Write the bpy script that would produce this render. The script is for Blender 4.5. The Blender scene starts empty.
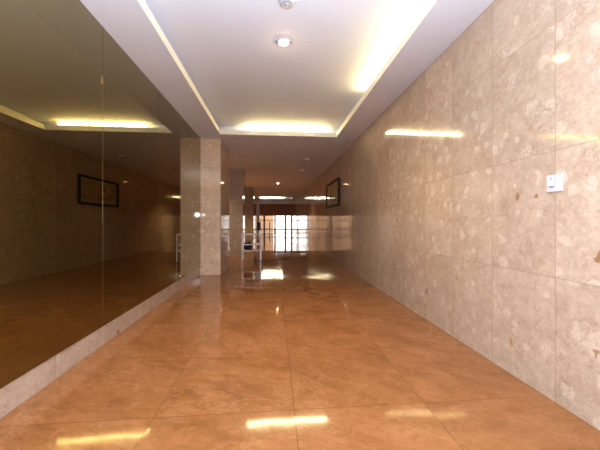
import bpy, bmesh, math, random
from mathutils import Vector, Matrix
random.seed(7)
C = bpy.context.scene.collection
scn = bpy.context.scene

# ------------------------------------------------------------------ helpers
def lin(r, g, b):
    f = lambda c: (c/255/12.92) if c/255 <= .04045 else ((c/255+.055)/1.055)**2.4
    return (f(r), f(g), f(b), 1)

def box(bm, x0, x1, y0, y1, z0, z1, bev=0):
    r = bmesh.ops.create_cube(bm, size=1)
    vs = r['verts']
    for v in vs:
        v.co = Vector(((x0+x1)/2+v.co.x*(x1-x0), (y0+y1)/2+v.co.y*(y1-y0), (z0+z1)/2+v.co.z*(z1-z0)))
    if bev:
        es = list({e for v in vs for e in v.link_edges})
        bmesh.ops.bevel(bm, geom=es, offset=bev, segments=2, profile=.6, affect='EDGES')

def tube(bm, p0, p1, r, n=16, r2=None):
    p0, p1 = Vector(p0), Vector(p1)
    d = p1-p0
    m = Matrix.Translation((p0+p1)/2) @ d.to_track_quat('Z', 'Y').to_matrix().to_4x4()
    bmesh.ops.create_cone(bm, cap_ends=True, segments=n, radius1=r, radius2=r if r2 is None else r2, depth=d.length, matrix=m)

def lathe(bm, prof, x, y, z, n=32):
    rings = []
    for (r, h) in prof:
        if r < 1e-6:
            rings.append([bm.verts.new((x, y, z+h))])
        else:
            rings.append([bm.verts.new((x+r*math.cos(2*math.pi*k/n), y+r*math.sin(2*math.pi*k/n), z+h)) for k in range(n)])
    for a, b in zip(rings[:-1], rings[1:]):
        for k in range(n):
            k2 = (k+1) % n
            if len(a) == 1 and len(b) == 1: continue
            if len(a) == 1: bm.faces.new((a[0], b[k], b[k2]))
            elif len(b) == 1: bm.faces.new((a[k], b[0], a[k2]))
            else: bm.faces.new((a[k], b[k], b[k2], a[k2]))
    bmesh.ops.recalc_face_normals(bm, faces=bm.faces)

def obj(name, bm, mat, parent=None, smooth=False):
    me = bpy.data.meshes.new(name)
    bmesh.ops.recalc_face_normals(bm, faces=bm.faces)
    if smooth:
        for f in bm.faces: f.smooth = len(f.verts) <= 4
    bm.to_mesh(me); bm.free()
    me.materials.append(mat)
    o = bpy.data.objects.new(name, me); C.objects.link(o)
    if parent:
        o.parent = parent
        o.matrix_parent_inverse = Matrix.Translation(-parent.location) if parent.type == 'EMPTY' else Matrix()
    return o

def tag(o, label, cat, group=None):
    o['label'] = label; o['category'] = cat
    if group: o['group'] = group
    return o

def thing(name, label, cat, loc=(0, 0, 0), group=None):
    o = bpy.data.objects.new(name, None); C.objects.link(o)
    o.location = loc; o.empty_display_size = .1
    return tag(o, label, cat, group)

def struct(name, bm, mat):
    o = obj(name, bm, mat); o['kind'] = 'structure'; return o

def dup(root, dx, dy, dz, label, group=None):
    r = root.copy(); C.objects.link(r)
    r.location = root.location + Vector((dx, dy, dz)); r['label'] = label
    if group: r['group'] = group
    for ch in list(root.children):
        c = ch.copy(); C.objects.link(c); c.parent = r; c.matrix_parent_inverse = ch.matrix_parent_inverse
        for g in list(ch.children):
            d = g.copy(); C.objects.link(d); d.parent = c
    return r

# ------------------------------------------------------------------ node helpers
class NT:
    def __init__(s, name):
        s.m = bpy.data.materials.new(name); s.m.use_nodes = True
        s.t = s.m.node_tree; s.t.nodes.clear()
        s.out = s.t.nodes.new('ShaderNodeOutputMaterial')
    def n(s, typ, **kw):
        x = s.t.nodes.new(typ)
        for k, v in kw.items(): setattr(x, k, v)
        return x
    def set(s, sock, v):
        if isinstance(v, bpy.types.NodeSocket): s.t.links.new(v, sock)
        else: sock.default_value = v
    def math(s, op, a, b=0.0, clamp=False):
        x = s.n('ShaderNodeMath', operation=op, use_clamp=clamp)
        s.set(x.inputs[0], a); s.set(x.inputs[1], b); return x.outputs[0]
    def vmath(s, op, a, b=(0, 0, 0), scale=None):
        x = s.n('ShaderNodeVectorMath', operation=op)
        s.set(x.inputs[0], a)
        if op != 'NORMALIZE': s.set(x.inputs[1], b)
        if scale is not None: s.set(x.inputs['Scale'], scale)
        return x.outputs[0]
    def mix(s, fac, a, b, mode='MIX'):
        x = s.n('ShaderNodeMix', data_type='RGBA', blend_type=mode)
        s.set(x.inputs[0], fac); s.set(x.inputs[6], a); s.set(x.inputs[7], b); return x.outputs[2]
    def ramp(s, fac, stops):
        x = s.n('ShaderNodeValToRGB')
        s.set(x.inputs[0], fac)
        e = x.color_ramp.elements
        while len(e) < len(stops): e.new(.5)
        for el, (p, c) in zip(e, stops):
            el.position = p; el.color = c if len(c) == 4 else (*c, 1)
        return x.outputs[0]
    def noise(s, vec, scale, detail=3, rough=.5, dist=0.0):
        x = s.n('ShaderNodeTexNoise'); s.set(x.inputs['Vector'], vec)
        x.inputs['Scale'].default_value = scale; x.inputs['Detail'].default_value = detail
        x.inputs['Roughness'].default_value = rough; x.inputs['Distortion'].default_value = dist
        return x
    def vor(s, vec, scale, feature='F1', rand=1):
        x = s.n('ShaderNodeTexVoronoi', feature=feature); s.set(x.inputs['Vector'], vec)
        x.inputs['Scale'].default_value = scale; x.inputs['Randomness'].default_value = rand
        return x
    def bsdf(s, **kw):
        b = s.n('ShaderNodeBsdfPrincipled')
        for k, v in kw.items(): s.set(b.inputs[k.replace('_', ' ')], v)
        s.t.links.new(b.outputs[0], s.out.inputs[0]); return b

def simple(name, col, rough=.5, metal=0.0, noise=.06, scale=8, **kw):
    t = NT(name)
    pos = t.n('ShaderNodeTexCoord').outputs['Object']
    n = t.noise(pos, scale, 3).outputs[0]
    c = t.mix(n, tuple(x*(1-noise) for x in col[:3])+(1,), tuple(min(1, x*(1+noise)) for x in col[:3])+(1,))
    t.bsdf(Base_Color=c, Roughness=rough, Metallic=metal, **kw)
    return t.m

def emit(name, col, strength):
    t = NT(name)
    e = t.n('ShaderNodeEmission'); e.inputs[0].default_value = (*col, 1); e.inputs[1].default_value = strength
    t.t.links.new(e.outputs[0], t.out.inputs[0]); return t.m

def joint(t, u, u0, w, half):
    """1 on the joint line, and the tile index"""
    a = t.math('DIVIDE', t.math('SUBTRACT', u, u0), w)
    fl = t.math('FLOOR', a)
    fr = t.math('ABSOLUTE', t.math('SUBTRACT', t.math('SUBTRACT', a, fl), .5))
    return t.math('GREATER_THAN', fr, .5-half/w), fl

# joints of the stone cladding: heights .69 / 1.40 / 2.10, panels .475 wide
def marble(name, axis, u0, uw, v0=-.015, vw=.706, rough=.075, tint=(1, 1, 1), joints_v=True, jw=.0016):
    t = NT(name)
    pos = t.n('ShaderNodeNewGeometry').outputs['Position']
    sep = t.n('ShaderNodeSeparateXYZ'); t.set(sep.inputs[0], pos)
    u = sep.outputs[axis]; v = sep.outputs[2]
    ju, iu = joint(t, u, u0, uw, jw)
    jv, iv = joint(t, v, v0, vw, jw)
    line = t.math('MAXIMUM', ju, jv) if joints_v else ju
    cid = t.n('ShaderNodeCombineXYZ'); t.set(cid.inputs[0], iu); t.set(cid.inputs[1], iv)
    wn = t.n('ShaderNodeTexWhiteNoise', noise_dimensions='3D'); t.set(wn.inputs['Vector'], cid.outputs[0])
    p = t.vmath('ADD', pos, t.vmath('SCALE', wn.outputs['Color'], scale=9.0))
    warp = t.vmath('SCALE', t.vmath('SUBTRACT', t.noise(p, 7, 3, .6).outputs['Color'], (.5, .5, .5)), scale=.13)
    pw = t.vmath('ADD', p, warp)
    # broad clouding, pale clasts, fine grain
    base = t.ramp(t.noise(p, 5, 5, .62, .6).outputs[0], [(.3, lin(170, 149, 130)), (.5, lin(183, 162, 144)), (.72, lin(193, 174, 158))])
    cl = t.vor(pw, 11)
    sepc = t.n('ShaderNodeSeparateColor'); t.set(sepc.inputs[0], cl.outputs['Color'])
    big = t.math('MULTIPLY', t.math('GREATER_THAN', sepc.outputs[0], .74), t.ramp(cl.outputs['Distance'], [(.36, (1, 1, 1)), (.44, (0, 0, 0))]))
    c = t.mix(t.math('MULTIPLY', big, .62), base, lin(212, 197, 180))
    cl2 = t.vor(pw, 21)
    sep2 = t.n('ShaderNodeSeparateColor'); t.set(sep2.inputs[0], cl2.outputs['Color'])
    c = t.mix(t.math('MULTIPLY', t.math('GREATER_THAN', sep2.outputs[1], .7), .14), c, lin(214, 190, 162))
    c = t.mix(t.math('MULTIPLY', t.math('LESS_THAN', sep2.outputs[1], .16), .14), c, lin(160, 126, 100))
    # fine tangled veins
    ed = t.vor(pw, 7.5, 'DISTANCE_TO_EDGE').outputs['Distance']
    vein = t.ramp(ed, [(.0, (1, 1, 1)), (.02, (0, 0, 0))])
    mask = t.ramp(t.noise(p, 4, 2).outputs[0], [(.45, (0, 0, 0)), (.62, (1, 1, 1))])
    c = t.mix(t.math('MULTIPLY', t.math('MULTIPLY', vein, mask), .4), c, lin(150, 118, 92))
    g = t.noise(pw, 26, 4, .65).outputs[0]
    c = t.mix(.24, c, t.mix(t.ramp(g, [(.3, (0, 0, 0)), (.7, (1, 1, 1))]), lin(142, 116, 94), lin(212, 192, 170)))
    fl = t.noise(pw, 75, 3, .6).outputs[0]
    c = t.mix(t.math('MULTIPLY', t.ramp(fl, [(.62, (0, 0, 0)), (.66, (1, 1, 1))]), .42), c, lin(140, 108, 84))
    c = t.mix(t.math('MULTIPLY', t.ramp(fl, [(.33, (1, 1, 1)), (.39, (0, 0, 0))]), .4), c, lin(216, 200, 180))
    tv = t.math('ABSOLUTE', t.math('SUBTRACT', t.noise(pw, 9, 4, .6, .8).outputs[0], .5))
    c = t.mix(t.math('MULTIPLY', t.math('MULTIPLY', t.ramp(tv, [(.0, (1, 1, 1)), (.016, (0, 0, 0))]), mask), .5), c, lin(138, 104, 84))
    # rust coloured pits, a few of them
    stretch = t.vmath('MULTIPLY', pw, (1, 1.25, .6))
    d = t.vor(stretch, 6.2)
    sd = t.n('ShaderNodeSeparateColor'); t.set(sd.inputs[0], d.outputs['Color'])
    pit = t.math('MULTIPLY', t.math('LESS_THAN', t.math('ADD', d.outputs['Distance'], t.math('MULTIPLY', t.noise(p, 30, 2).outputs[0], .16)), .19), t.math('GREATER_THAN', sd.outputs[2], .66))
    c = t.mix(t.math('MULTIPLY', pit, .75), c, t.mix(sd.outputs[0], lin(120, 74, 44), lin(172, 120, 66)))
    # tone of each panel
    val = t.math('ADD', t.math('MULTIPLY', wn.outputs['Value'], .12), .94)
    hs = t.n('ShaderNodeHueSaturation'); t.set(hs.inputs['Value'], val); t.set(hs.inputs['Color'], c)
    c = t.mix(1.0, hs.outputs[0], (*tint, 1), 'MULTIPLY')
    c = t.mix(t.math('MULTIPLY', line, .55), c, lin(100, 80, 62))
    # each slab a hair out of plane
    geo = t.n('ShaderNodeNewGeometry').outputs['Normal']
    wv = t.vmath('SCALE', t.vmath('SUBTRACT', t.noise(pos, 2.2, 2).outputs['Color'], (.5, .5, .5)), scale=.012)
    nv = t.vmath('ADD', geo, t.vmath('ADD', wv, t.vmath('SCALE', t.vmath('SUBTRACT', wn.outputs['Color'], (.5, .5, .5)), scale=.006)))
    t.bsdf(Base_Color=c, Roughness=rough, IOR=1.5, Normal=t.vmath('NORMALIZE', nv))
    return t.m

def floor_tiles():
    t = NT('polished_orange_tile')
    pos = t.n('ShaderNodeNewGeometry').outputs['Position']
    sep = t.n('ShaderNodeSeparateXYZ'); t.set(sep.inputs[0], pos)
    ju, iu = joint(t, sep.outputs[0], .107, .72, .0022)
    jv, iv = joint(t, sep.outputs[1], 1.566, .72, .0022)
    line = t.math('MAXIMUM', t.math('MULTIPLY', ju, t.math('GREATER_THAN', sep.outputs[0], -1.2)), jv)
    cid = t.n('ShaderNodeCombineXYZ'); t.set(cid.inputs[0], iu); t.set(cid.inputs[1], iv)
    wn = t.n('ShaderNodeTexWhiteNoise', noise_dimensions='3D'); t.set(wn.inputs['Vector'], cid.outputs[0])
    p = t.vmath('ADD', pos, t.vmath('SCALE', wn.outputs['Color'], scale=7.0))
    rot = t.n('ShaderNodeVectorRotate', rotation_type='Z_AXIS')
    t.set(rot.inputs['Vector'], p)
    t.set(rot.inputs['Angle'], t.math('MULTIPLY', wn.outputs['Value'], 1.2))
    pr = t.vmath('MULTIPLY', rot.outputs[0], (1.3, 3.0, 1))
    n1 = t.noise(pr, 1.9, 8, .68, .5).outputs[0]
    c = t.ramp(n1, [(.25, lin(118, 74, 40)), (.44, lin(140, 91, 51)), (.56, lin(148, 98, 58)), (.74, lin(156, 110, 70))])
    n2 = t.noise(pr, 3.1, 5, .65, 2.2).outputs[0]
    vein = t.ramp(t.math('ABSOLUTE', t.math('SUBTRACT', n2, .5)), [(.0, (1, 1, 1)), (.022, (0, 0, 0))])
    vm = t.ramp(t.noise(p, 2.4, 2).outputs[0], [(.45, (0, 0, 0)), (.7, (1, 1, 1))])
    c = t.mix(t.math('MULTIPLY', t.math('MULTIPLY', vein, vm), .5), c, lin(182, 140, 104))
    n3 = t.noise(pr, 2.3, 4, .6, 2.8).outputs[0]
    v3 = t.ramp(t.math('ABSOLUTE', t.math('SUBTRACT', n3, .47)), [(.0, (1, 1, 1)), (.014, (0, 0, 0))])
    c = t.mix(t.math('MULTIPLY', v3, .4), c, lin(104, 62, 34))
    fb = t.noise(t.vmath('MULTIPLY', pr, (1, .6, 1)), 11, 5, .65, 1.0).outputs[0]
    c = t.mix(t.math('MULTIPLY', t.ramp(fb, [(.52, (0, 0, 0)), (.66, (1, 1, 1))]), .24), c, lin(176, 128, 86))
    c = t.mix(t.math('MULTIPLY', t.ramp(fb, [(.34, (1, 1, 1)), (.46, (0, 0, 0))]), .2), c, lin(112, 66, 36))
    c = t.mix(t.math('MULTIPLY', line, .6), c, lin(92, 56, 32))
    geo = t.n('ShaderNodeNewGeometry').outputs['Normal']
    tilt = t.vmath('MULTIPLY', t.vmath('SUBTRACT', wn.outputs['Color'], (.5, .5, .5)), (.012, .012, 0))
    wav = t.vmath('MULTIPLY', t.vmath('SUBTRACT', t.noise(pos, 3.0, 2).outputs['Color'], (.5, .5, .5)), (.014, .014, 0))
    nv = t.vmath('NORMALIZE', t.vmath('ADD', geo, t.vmath('ADD', tilt, wav)))
    t.bsdf(Base_Color=c, Roughness=.06, IOR=1.5, Normal=nv)
    return t.m

def plaster(name, col):
    t = NT(name)
    pos = t.n('ShaderNodeNewGeometry').outputs['Position']
    n = t.noise(pos, 1.4, 4, .6).outputs[0]
    c = t.mix(n, tuple(x*.95 for x in col[:3])+(1,), tuple(min(1, x*1.04) for x in col[:3])+(1,))
    b = t.n('ShaderNodeBump'); b.inputs['Strength'].default_value = .12; b.inputs['Distance'].default_value = .004
    t.set(b.inputs['Height'], t.noise(pos, 90, 3, .6).outputs[0])
    t.bsdf(Base_Color=c, Roughness=.75, Normal=b.outputs[0])
    return t.m

def bronze_mirror():
    t = NT('bronze_mirror')
    pos = t.n('ShaderNodeNewGeometry').outputs['Position']
    n = t.noise(pos, .9, 2).outputs[0]
    c = t.mix(n, (.26, .212, .085, 1), (.285, .232, .098, 1))
    # the silvered back seen twice through bronze glass, and the clear front face over it
    g = t.n('ShaderNodeBsdfGlossy'); t.set(g.inputs['Color'], c); g.inputs['Roughness'].default_value = .0
    g2 = t.n('ShaderNodeBsdfGlossy'); g2.inputs['Color'].default_value = (1, 1, 1, 1); g2.inputs['Roughness'].default_value = .0
    f = t.n('ShaderNodeFresnel'); f.inputs['IOR'].default_value = 1.52
    mx = t.n('ShaderNodeMixShader')
    t.set(mx.inputs[0], f.outputs[0]); t.set(mx.inputs[1], g.outputs[0]); t.set(mx.inputs[2], g2.outputs[0])
    t.t.links.new(mx.outputs[0], t.out.inputs[0])
    return t.m

def clear_glass(name, tint=(.97, .98, .97)):
    t = NT(name)
    tr = t.n('ShaderNodeBsdfTransparent'); tr.inputs[0].default_value = (*tint, 1)
    g = t.n('ShaderNodeBsdfGlossy'); g.inputs['Roughness'].default_value = .01
    gm = t.n('ShaderNodeNewGeometry')
    cs = t.n('ShaderNodeVectorMath', operation='DOT_PRODUCT'); t.set(cs.inputs[0], gm.outputs['Normal']); t.set(cs.inputs[1], gm.outputs['Incoming'])
    k = t.math('POWER', t.math('SUBTRACT', 1.0, t.math('ABSOLUTE', cs.outputs['Value'])), 5.0)
    fac = t.math('ADD', t.math('MULTIPLY', k, .8), .03)
    mx = t.n('ShaderNodeMixShader')
    t.set(mx.inputs[0], fac); t.set(mx.inputs[1], tr.outputs[0]); t.set(mx.inputs[2], g.outputs[0])
    t.t.links.new(mx.outputs[0], t.out.inputs[0]); return t.m

def print_mat():
    t = NT('reflection_toned_print')
    pos = t.n('ShaderNodeNewGeometry').outputs['Position']
    p = t.vmath('MULTIPLY', pos, (1, 1, 2.4))
    c = t.ramp(t.noise(p, 3, 6, .6, .8).outputs[0], [(.3, lin(150, 126, 92)), (.5, lin(190, 168, 130)), (.7, lin(206, 188, 152))])  # pale gold tones paint in the reflection on the picture glass
    t.bsdf(Base_Color=c, Roughness=.55); return t.m

# ------------------------------------------------------------------ materials
M = {}
M['wall_r'] = marble('beige_marble_right', 1, 1.506, .475)
M['wall_l'] = marble('beige_marble_left', 1, 1.506, .475)
M['wall_x'] = marble('beige_marble_cross', 0, .1, .475)
M['plinth'] = marble('beige_marble_plinth', 1, 1.53, .475, joints_v=False, tint=(.86, .85, .84), rough=.12)
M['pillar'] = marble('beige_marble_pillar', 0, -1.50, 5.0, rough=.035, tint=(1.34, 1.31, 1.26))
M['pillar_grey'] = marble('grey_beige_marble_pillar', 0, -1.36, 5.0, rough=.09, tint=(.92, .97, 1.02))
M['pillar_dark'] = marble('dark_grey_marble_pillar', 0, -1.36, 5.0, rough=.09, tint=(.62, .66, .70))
M['floor'] = floor_tiles()
M['ceil'] = plaster('white_ceiling_paint', (.75, .765, .83))
M['lip'] = plaster('cream_cove_edge', (.86, .84, .78))
M['mirror'] = bronze_mirror()
M['edge'] = simple('mirror_joint', lin(120, 96, 60), .35)
M['brass'] = simple('worn_brass', lin(150, 118, 78), .45, .6)
M['white'] = simple('white_plastic', lin(196, 197, 206), .3)
M['grey'] = simple('light_grey_plastic', lin(160, 162, 168), .4)
M['darkslot'] = simple('dark_slot', lin(60, 56, 54), .6)
M['metal'] = simple('painted_batten', lin(232, 232, 226), .35)
M['chrome'] = simple('brushed_steel', lin(206, 206, 208), .22, 1.0)
M['whitemetal'] = simple('white_enamel_metal', lin(236, 236, 240), .25)
M['black'] = simple('black_nylon', lin(24, 22, 22), .6)
M['frame'] = simple('dark_wood_frame', lin(30, 22, 16), .7)
M['mat'] = simple('cream_mount', lin(196, 184, 150), .6)
M['print'] = print_mat()
M['glass'] = clear_glass('clear_glass')
M['doorwood'] = simple('brown_painted_frame', lin(150, 118, 100), .3)
M['header'] = simple('brown_wood_panel', lin(168, 112, 72), .5, noise=.2, scale=4)
M['blue'] = simple('blue_notice', lin(72, 112, 166), .4)
M['pink'] = simple('pink_render', lin(190, 158, 126), .8, noise=.12)
M['pave'] = simple('grey_paving', lin(190, 178, 168), .8, noise=.15)
M['tube'] = emit('fluorescent_tube', (1.0, .80, .37), 74)
M['tube_far'] = emit('fluorescent_tube_far', (1.0, .86, .48), 110)
M['bulb'] = emit('halogen_bulb', (1.0, .58, .28), 200)
M['bulb_far'] = emit('halogen_bulb_far', (1.0, .62, .30), 40)

# ------------------------------------------------------------------ room shell
ZC, ZL, ZU = 2.57, 2.65, 2.74           # soffit, top of cove edge, tray ceiling
XR, XL, XB = 1.555, -1.37, -3.8
YB, YE = -3.0, 26.0

bm = bmesh.new(); box(bm, XB-.1, XR+.1, YB-.1, YE+.1, -.1, 0)
struct('floor', bm, M['floor'])

bm = bmesh.new(); box(bm, XR, XR+.15, YB-.1, YE+.1, 0, 2.95)
struct('wall_right', bm, M['wall_r'])
bm = bmesh.new()
box(bm, XL-.19, XL-.03, YB-.1, 6.72, 0, 2.95)
struct('wall_left', bm, M['wall_l'])
bm = bmesh.new(); box(bm, XB-.1, XL-.19, 6.55, 6.72, 0, 2.95)
struct('wall_bay_front', bm, M['wall_x'])
bm = bmesh.new(); box(bm, XB-.15, XB, 6.72, YE+.1, 0, 2.95)
struct('wall_bay', bm, M['wall_l'])
bm = bmesh.new(); box(bm, XL-.19, XR, YB-.1, YB, 0, 2.95)
struct('wall_back', bm, M['wall_x'])

# ceiling: soffits round two sunken trays
TX0, TX1 = -.966, 1.155
trays = [(-1.5, 5.38), (18.4, 20.6)]
CH = .15
bm = bmesh.new()
def slab(x0, x1, y0, y1): box(bm, x0, x1, y0, y1, ZC, ZL)
yy = YB
for (a, b) in trays:
    slab(XB, XR, yy, a); slab(XB, TX0, a, b); slab(TX1, XR, a, b); yy = b
slab(XB, XR, yy, YE+.1)
# above the slab: walls of the channel, and the tray lids
for (a, b) in trays:
    box(bm, TX0-CH-.05, TX0-CH, a-CH, b+CH, ZL, ZU)
    box(bm, TX1+CH, TX1+CH+.05, a-CH, b+CH, ZL, ZU)
    box(bm, TX0-CH-.05, TX1+CH+.05, b+CH, b+CH+.05, ZL, ZU)
    box(bm, TX0-CH-.05, TX1+CH+.05, a-CH-.05, a-CH, ZL, ZU)
    box(bm, TX0-CH-.05, TX1+CH+.05, a-CH-.05, b+CH+.05, ZU, ZU+.08)
struct('ceiling', bm, M['ceil'])
for i, (a, b) in enumerate(trays):
    bm = bmesh.new()
    e = .006
    box(bm, TX0, TX0+e, a, b, ZC-.002, ZL); box(bm, TX1-e, TX1, a, b, ZC-.002, ZL)
    box(bm, TX0+e, TX1-e, b-e, b, ZC-.002, ZL); box(bm, TX0+e, TX1-e, a, a+e, ZC-.002, ZL)
    struct('trim_%d' % (i+1), bm, M['lip'])

bm = bmesh.new(); box(bm, XL-.03, XL-.012, YB, 5.67, 0, .162, .003)
struct('baseboard_left', bm, M['plinth'])

# ------------------------------------------------------------------ bronze mirror panels
mir = [(.34, 1.42, 'bronze mirror panel on the left wall just outside the left edge of view'),
       (1.42, 2.50, 'largest bronze mirror panel at left edge reflecting the marble wall and half the cove light'),
       (2.50, 3.63, 'bronze mirror panel reflecting the right half of the framed picture'),
       (3.63, 4.66, 'dark bronze mirror panel next to the narrow one by the pillar'),
       (4.66, 5.67, 'narrow bronze mirror panel touching the marble pillar and reflecting it')]
for (a, b, lab) in mir:
    t = thing('mirror_panel', lab, 'mirror', (XL, (a+b)/2, .162), 'bronze mirror panels on the left wall')
    bm = bmesh.new(); box(bm, XL-.028, XL, a+.003, b-.003, .162, ZC)
    obj('glass', bm, M['mirror'], t)
    if b < 5.5:
        bm = bmesh.new(); box(bm, XL-.028, XL-.002, b-.0029, b+.0026, .162, ZC)
        obj('joint_strip', bm, M['edge'], t)
    for zz in {2.50: (2.13,), 4.66: (2.36,)}.get(b, ()):
        bm = bmesh.new(); box(bm, XL+.0002, XL+.006, b-.020, b-.0031, zz-.03, zz+.03, .002)
        obj('mirror_clip', bm, M['brass'], t)

# ------------------------------------------------------------------ pillars
def pillar(x0, x1, y0, y1, mat, lab, z1=ZC, rz=0):
    bm = bmesh.new(); box(bm, x0, x1, y0, y1, 0, z1, .004)
    o = obj('marble_pillar', bm, mat)
    o.data.transform(Matrix.Translation((-(x0+x1)/2, -(y0+y1)/2, 0))); o.location = ((x0+x1)/2, (y0+y1)/2, 0)
    o.rotation_euler.z = rz
    return tag(o, lab, 'pillar', 'pillars along the left side')
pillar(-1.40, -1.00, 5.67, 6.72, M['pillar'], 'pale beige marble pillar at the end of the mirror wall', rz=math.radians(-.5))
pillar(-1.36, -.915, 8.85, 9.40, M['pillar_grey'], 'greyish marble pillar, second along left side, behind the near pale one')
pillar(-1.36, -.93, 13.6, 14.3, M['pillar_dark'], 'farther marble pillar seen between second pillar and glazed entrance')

# ------------------------------------------------------------------ cove lights
def cove_light(name_lab, x, y, z, L, along, mat):
    t = thing('fluorescent_light', name_lab, 'light', (x, y, z), 'fluorescent lights in the ceiling coves')
    dx, dy = (L/2, 0) if along == 'x' else (0, L/2)
    w = .012
    bm = bmesh.new()
    if along == 'x': box(bm, x-L/2-.02, x+L/2+.02, y-w, y+w, z, z+.018, .003)
    else: box(bm, x-w, x+w, y-L/2-.02, y+L/2+.02, z, z+.018, .003)
    obj('batten', bm, M['metal'], t)
    bm = bmesh.new(); tube(bm, (x-dx, y-dy, z+.043), (x+dx, y+dy, z+.043), .015, 16)
    obj('lamp_tube', bm, mat, t, True)
    for s in (-1, 1):
        bm = bmesh.new()
        px, py = x+s*(dx+(.01 if dx else 0)), y+s*(dy+(.01 if dy else 0))
        box(bm, px-.010, px+.010, py-.010, py+.010, z+.016, z+.062, .002)
        obj('lamp_holder', bm, M['metal'], t)
    return t
cove_light('long fluorescent tube glowing in the back cove of the near ceiling tray', .225, 5.38+.05, ZL, 1.47, 'x', M['tube'])
cove_light('fluorescent tube glowing in right-hand cove above the marble wall', TX1+.05, 3.0, ZL, 1.5, 'y', M['tube'])
cove_light('added fluorescent tube in the left-hand cove of the near tray, out of view', TX0-.05, .2, ZL, 1.5, 'y', M['tube'])  # unseen tube, added to brighten the near hall
cove_light('distant fluorescent tube in the far ceiling cove before the entrance', -.12, 20.6+.05, ZL, 1.5, 'x', M['tube_far'])

# ------------------------------------------------------------------ downlights, detectors
def downlight(x, y, z, lab, mat, r=.06, clips=False):
    t = thing('downlight', lab, 'light', (x, y, z), 'recessed downlights')
    bm = bmesh.new()
    lathe(bm, [(r, 0), (r+.006, -.004), (r, -.012), (r*.72, -.012), (r*.66, -.003), (r*.66, 0)], x, y, z)
    obj('ring', bm, M['white'], t, True)
    bm = bmesh.new()
    lathe(bm, [(0, -.028), (r*.3, -.026), (r*.55, -.018), (r*.66, -.004)], x, y, z)
    obj('bulb', bm, mat, t, True)
    if clips:
        for s in (-1, 1):
            bm = bmesh.new(); box(bm, x+s*(r+.010)-.008, x+s*(r+.010)+.008, y-.02, y+.02, z-.008, z, .002)
            obj('spring_clip', bm, M['grey'], t)
    l = bpy.data.lights.new('downlight_lamp', 'SPOT'); l.energy = 95 if x > -2 else 220; l.color = (1, .75, .42)
    l.spot_size = math.radians(130); l.spot_blend = .6; l.shadow_soft_size = .03
    o = bpy.data.objects.new('downlight_lamp', l); C.objects.link(o); o.location = (x, y, z-.03)
    return t
downlight(.09, 2.85, ZU, 'bright warm round downlight in the middle of the near ceiling tray', M['bulb'], clips=True)
downlight(.16, 11.9, ZC, 'lit warm downlight in the low ceiling down the corridor', M['bulb_far'])

for (x, y, lab) in ((-2.6, 8.4, 'added hidden downlight in the left bay behind the near pillar'), (-2.6, 12.0, 'added hidden downlight in the left bay behind the second pillar'),
                    (-2.6, 16.0, 'added hidden downlight in the left bay farthest along')):
    downlight(x, y, ZC, lab, M['bulb_far'])  # bay downlights added out of sight to light the far corridor

def detector(x, y, z, r, lab, name='smoke_detector', cat='detector'):
    t = thing(name, lab, cat, (x, y, z), 'ceiling detectors')
    bm = bmesh.new(); lathe(bm, [(r, 0), (r, -.012), (r*.95, -.016), (0, -.016)], x, y, z)
    obj('base', bm, M['white'], t, True)
    bm = bmesh.new(); lathe(bm, [(r*.86, -.016), (r*.8, -.034), (r*.5, -.045), (r*.46, -.041), (0, -.041)], x, y, z)
    obj('cover', bm, M['white'], t, True)
    bm = bmesh.new(); lathe(bm, [(r*.34, -.041), (r*.30, -.052), (0, -.054)], x, y, z)
    obj('sensor_cap', bm, M['grey'], t, True)
    return t
detector(.10, 2.30, ZU, .07, 'white round smoke detector in near ceiling tray at top of view')
detector(.82, 7.3, ZC, .085, 'nearer of the two white dome detectors on the low ceiling beyond the tray')
detector(.857, 8.75, ZC, .09, 'farther of two white dome detectors on low ceiling beyond the tray')
def sprinkler(x, y, z, lab, name='ceiling_sprinkler', cat='sprinkler'):
    t = thing(name, lab, cat, (x, y, z), 'small ceiling fittings in the corridor')
    bm = bmesh.new(); lathe(bm, [(.05, 0), (.048, -.008), (.02, -.014), (0, -.014)], x, y, z)
    obj('escutcheon', bm, M['white'], t, True)
    bm = bmesh.new(); lathe(bm, [(.012, -.014), (.012, -.04), (.03, -.043), (.03, -.047), (0, -.047)], x, y, z, 20)
    obj('nozzle', bm, M['chrome'], t, True)
sprinkler(.15, 8.95, ZC, 'small ceiling sprinkler between the dome detectors and the lit downlight')
sprinkler(-.55, 12.6, ZC, 'small ceiling sprinkler left of the lit corridor downlight')
sprinkler(.153, 14.95, ZC, 'small ceiling sprinkler beyond the lit corridor downlight')
bm = bmesh.new(); lathe(bm, [(.009, 0), (.009, -.006), (.004, -.012), (0, -.013)], .315, 2.82, ZU, 14)
tag(obj('ceiling_screw', bm, M['grey'], None, True), 'tiny screw head in the ceiling right of the near downlight', 'screw')

# ------------------------------------------------------------------ light switch
t = thing('light_switch', 'white square light switch on the right marble wall', 'switch', (XR, 1.505, 1.214))
bm = bmesh.new(); box(bm, XR-.010, XR, 1.46, 1.55, 1.168, 1.262, .003)
obj('plate', bm, M['white'], t)
bm = bmesh.new(); box(bm, XR-.013, XR-.0095, 1.499, 1.533, 1.193, 1.250, .001)
obj('rocker_frame', bm, M['grey'], t)
bm = bmesh.new()
vs = [bm.verts.new(p) for p in [(XR-.0128, 1.501, 1.197), (XR-.0128, 1.531, 1.197), (XR-.0128, 1.531, 1.248), (XR-.0128, 1.501, 1.248),
                               (XR-.022, 1.501, 1.199), (XR-.022, 1.531, 1.199), (XR-.0145, 1.531, 1.248), (XR-.0145, 1.501, 1.248)]]
for f in [(0, 1, 2, 3), (4, 5, 6, 7), (0, 1, 5, 4), (1, 2, 6, 5), (2, 3, 7, 6), (3, 0, 4, 7)]: bm.faces.new([vs[i] for i in f])
rk = obj('rocker', bm, M['white'], t)
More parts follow.
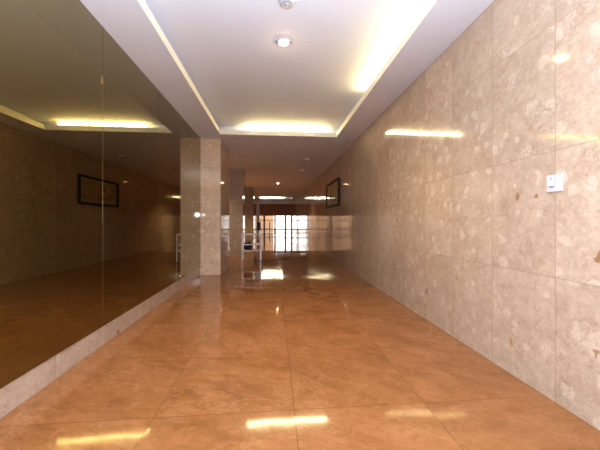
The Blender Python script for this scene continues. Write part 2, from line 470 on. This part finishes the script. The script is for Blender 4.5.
bm = bmesh.new(); tube(bm, (XR-.0145, 1.516, 1.240), (XR-.0168, 1.516, 1.240), .0042, 14)
obj('indicator', bm, M['darkslot'], t)

# ------------------------------------------------------------------ framed picture
PY0, PY1, PZ0, PZ1 = 6.87, 8.52, 1.40, 2.06
t = thing('framed_picture', 'wide dark-framed picture hanging on the right marble wall', 'picture', (XR, (PY0+PY1)/2, PZ0))
bm = bmesh.new(); w, dp = .05, .045
box(bm, XR-dp, XR, PY0, PY0+w, PZ0, PZ1, .004); box(bm, XR-dp, XR, PY1-w, PY1, PZ0, PZ1, .004)
box(bm, XR-dp, XR, PY0+w, PY1-w, PZ0, PZ0+w, .004); box(bm, XR-dp, XR, PY0+w, PY1-w, PZ1-w, PZ1, .004)
obj('frame', bm, M['frame'], t)
bm = bmesh.new(); box(bm, XR-.016, XR-.002, PY0+w, PY1-w, PZ0+w, PZ1-w)
obj('mount', bm, M['mat'], t)
bm = bmesh.new(); box(bm, XR-.019, XR-.0161, PY0+w+.07, PY1-w-.07, PZ0+w+.07, PZ1-w-.06)
obj('print', bm, M['print'], t)
bm = bmesh.new(); box(bm, XR-.026, XR-.023, PY0+w, PY1-w, PZ0+w, PZ1-w)
obj('pane', bm, M['glass'], t)

# ------------------------------------------------------------------ low steel stand with a bag
t = thing('metal_stand', 'low white metal stand beside the second pillar holding a black bag', 'stand', (-.55, 7.75, 0))
X0, X1, Y0, Y1, H = -.80, -.345, 7.55, 7.95, .69
for x in (X0, X1):
    for y in (Y0, Y1):
        bm = bmesh.new(); box(bm, x-.014, x+.014, y-.014, y+.014, .008, H-.02, .003)
        lg = obj('leg', bm, M['whitemetal'], t)
        bm = bmesh.new(); box(bm, x-.017, x+.017, y-.017, y+.017, 0, .012, .002)
        obj('foot', bm, M['darkslot'], lg)
bm = bmesh.new()
for z in (H-.02, .415):
    for y in (Y0, Y1): box(bm, X0-.014, X1+.014, y-.012, y+.012, z, z+.026, .003)
    for x in (X0, X1): box(bm, x-.012, x+.012, Y0, Y1, z, z+.026, .003)
obj('rail', bm, M['whitemetal'], t)
bm = bmesh.new(); box(bm, X0-.010, X1+.010, Y0-.010, Y1+.010, .265, .285, .003)
obj('shelf', bm, M['whitemetal'], t)
# bag
t = thing('bag', 'black bag lying on the shelf of the low metal stand', 'bag', (-.675, 7.72, .285))
bm = bmesh.new(); bmesh.ops.create_icosphere(bm, subdivisions=4, radius=1)
for v in bm.verts:
    x, y, z = v.co
    q = lambda c: math.copysign(abs(c)**.55, c)
    s = 1+.05*math.sin(9*x+4*z)+.04*math.cos(11*y+3*x)
    v.co = Vector((-.675+q(x)*.1*s*(1-.12*z), 7.72+q(y)*.13*s, .285+.098+max(q(z), -.93)*.105))
obj('body', bm, M['black'], t, True)
bm = bmesh.new()
pr = [Vector((-.675+.07*math.cos(a), 7.69, .48+.055*math.sin(a))) for a in [math.pi*k/10 for k in range(11)]]
for a, b in zip(pr[:-1], pr[1:]): tube(bm, a, b, .008, 8)
obj('handle', bm, M['black'], t, True)

# ------------------------------------------------------------------ glazed entrance at the far end
zt, ztr, zm = 1.573, 1.155, .36
bm = bmesh.new(); box(bm, XB, XR, YE, YE+.12, zt+.03, ZC)
struct('wall_far', bm, M['header'])
xs = [-3.8, -2.69, -1.77, -.845, .088, 1.008, XR]
for i in range(6):
    a, b = xs[i], xs[i+1]
    wnd = bpy.data.objects.new('window_%d' % (i+1), None); C.objects.link(wnd); wnd['kind'] = 'structure'; wnd.location = ((a+b)/2, YE, 0)
    bm = bmesh.new(); h = .08
    y0, y1 = YE, YE+.08
    box(bm, a, a+h, y0, y1, 0, zt+.03); box(bm, b-h, b, y0, y1, 0, zt+.03)
    for zz, hh in ((0, .022), (zm-.045, .09), (ztr-.03, .06), (zt-.03, .06)): box(bm, a+h, b-h, y0, y1, zz, zz+hh)
    obj('window_frame', bm, M['doorwood'], wnd)
    for z0, z1 in ((.022, zm-.045), (zm+.045, ztr-.03), (ztr+.03, zt-.03)):
        bm = bmesh.new(); box(bm, a+h, b-h, YE+.035, YE+.042, z0, z1)
        obj('pane', bm, M['glass'], wnd)
    if i == 3:
        bm = bmesh.new()
        px = -.38
        tube(bm, (px, YE-.06, .02), (px, YE-.06, 1.02), .035, 14)
        for zz in (.15, .9): tube(bm, (px, YE-.06, zz), (px, YE+.04, zz), .018, 10)
        obj('handle', bm, M['black'], wnd, True)
# steel-faced post with a notice at the left of the entrance
bm = bmesh.new(); box(bm, -1.30, -1.08, 22.0, 22.2, 0, ZC, .01)
post = tag(obj('steel_post', bm, M['whitemetal']), 'slim steel-clad post with a blue notice, left of the glazed entrance', 'post')
bm = bmesh.new(); box(bm, -1.26, -.98, 21.962, 22.0, .38, 1.0, .004)
obj('notice', bm, M['blue'], post)['label'] = 'blue notice'

# outside
bm = bmesh.new(); box(bm, -12, 12, YE+.12, YE+16, -.15, -.02)
struct('ground', bm, M['pave'])
bm = bmesh.new(); box(bm, -6.2, -.05, YE+2.2, YE+2.45, -.02, 2.4, .02); box(bm, -6.26, .01, YE+2.15, YE+2.5, 2.4, 2.48, .01)
tag(obj('garden_wall', bm, M['pink']), 'pinkish wall outdoors seen through the left entrance panes', 'wall')

# ------------------------------------------------------------------ light
w = bpy.data.worlds.new('World'); scn.world = w; w.use_nodes = True
w.node_tree.nodes['Background'].inputs[0].default_value = (1.0, .93, .90, 1)
w.node_tree.nodes['Background'].inputs[1].default_value = 3.0

# the camera's own small flash, a little above the lens
l = bpy.data.lights.new('camera_flash', 'POINT'); l.energy = 175; l.color = (.74, .84, 1.0); l.shadow_soft_size = .05
o = bpy.data.objects.new('camera_flash', l); C.objects.link(o); o.location = (.02, -.05, 1.27)

# and its second head turned up to bounce off the ceiling
l = bpy.data.lights.new('bounce_flash', 'SPOT'); l.energy = 270; l.color = (.66, .80, 1.0); l.shadow_soft_size = .06
l.spot_size = math.radians(150); l.spot_blend = .5
o = bpy.data.objects.new('bounce_flash', l); C.objects.link(o); o.location = (.02, -.12, 1.3); o.rotation_euler = (math.pi, 0, 0)

# ------------------------------------------------------------------ camera
F = 295.0
cam = bpy.data.cameras.new('camera'); cam.sensor_width = 36; cam.lens = F/600*36; cam.clip_start = .02
cam.shift_y = -(225-222)/600
co = bpy.data.objects.new('camera', cam); C.objects.link(co)
co.location = (0, 0, 1.0); co.rotation_euler = (math.pi/2, 0, -math.radians(5.04))
scn.camera = co

scn.view_settings.view_transform = 'Standard'; scn.view_settings.look = 'None'
scn.view_settings.exposure = 0.52; scn.view_settings.gamma = 1.0; scn.view_settings.use_curve_mapping = False
scn.cycles.max_bounces = 14; scn.cycles.glossy_bounces = 10; scn.cycles.diffuse_bounces = 6
scn.cycles.transparent_max_bounces = 12; scn.cycles.sample_clamp_indirect = 6.0
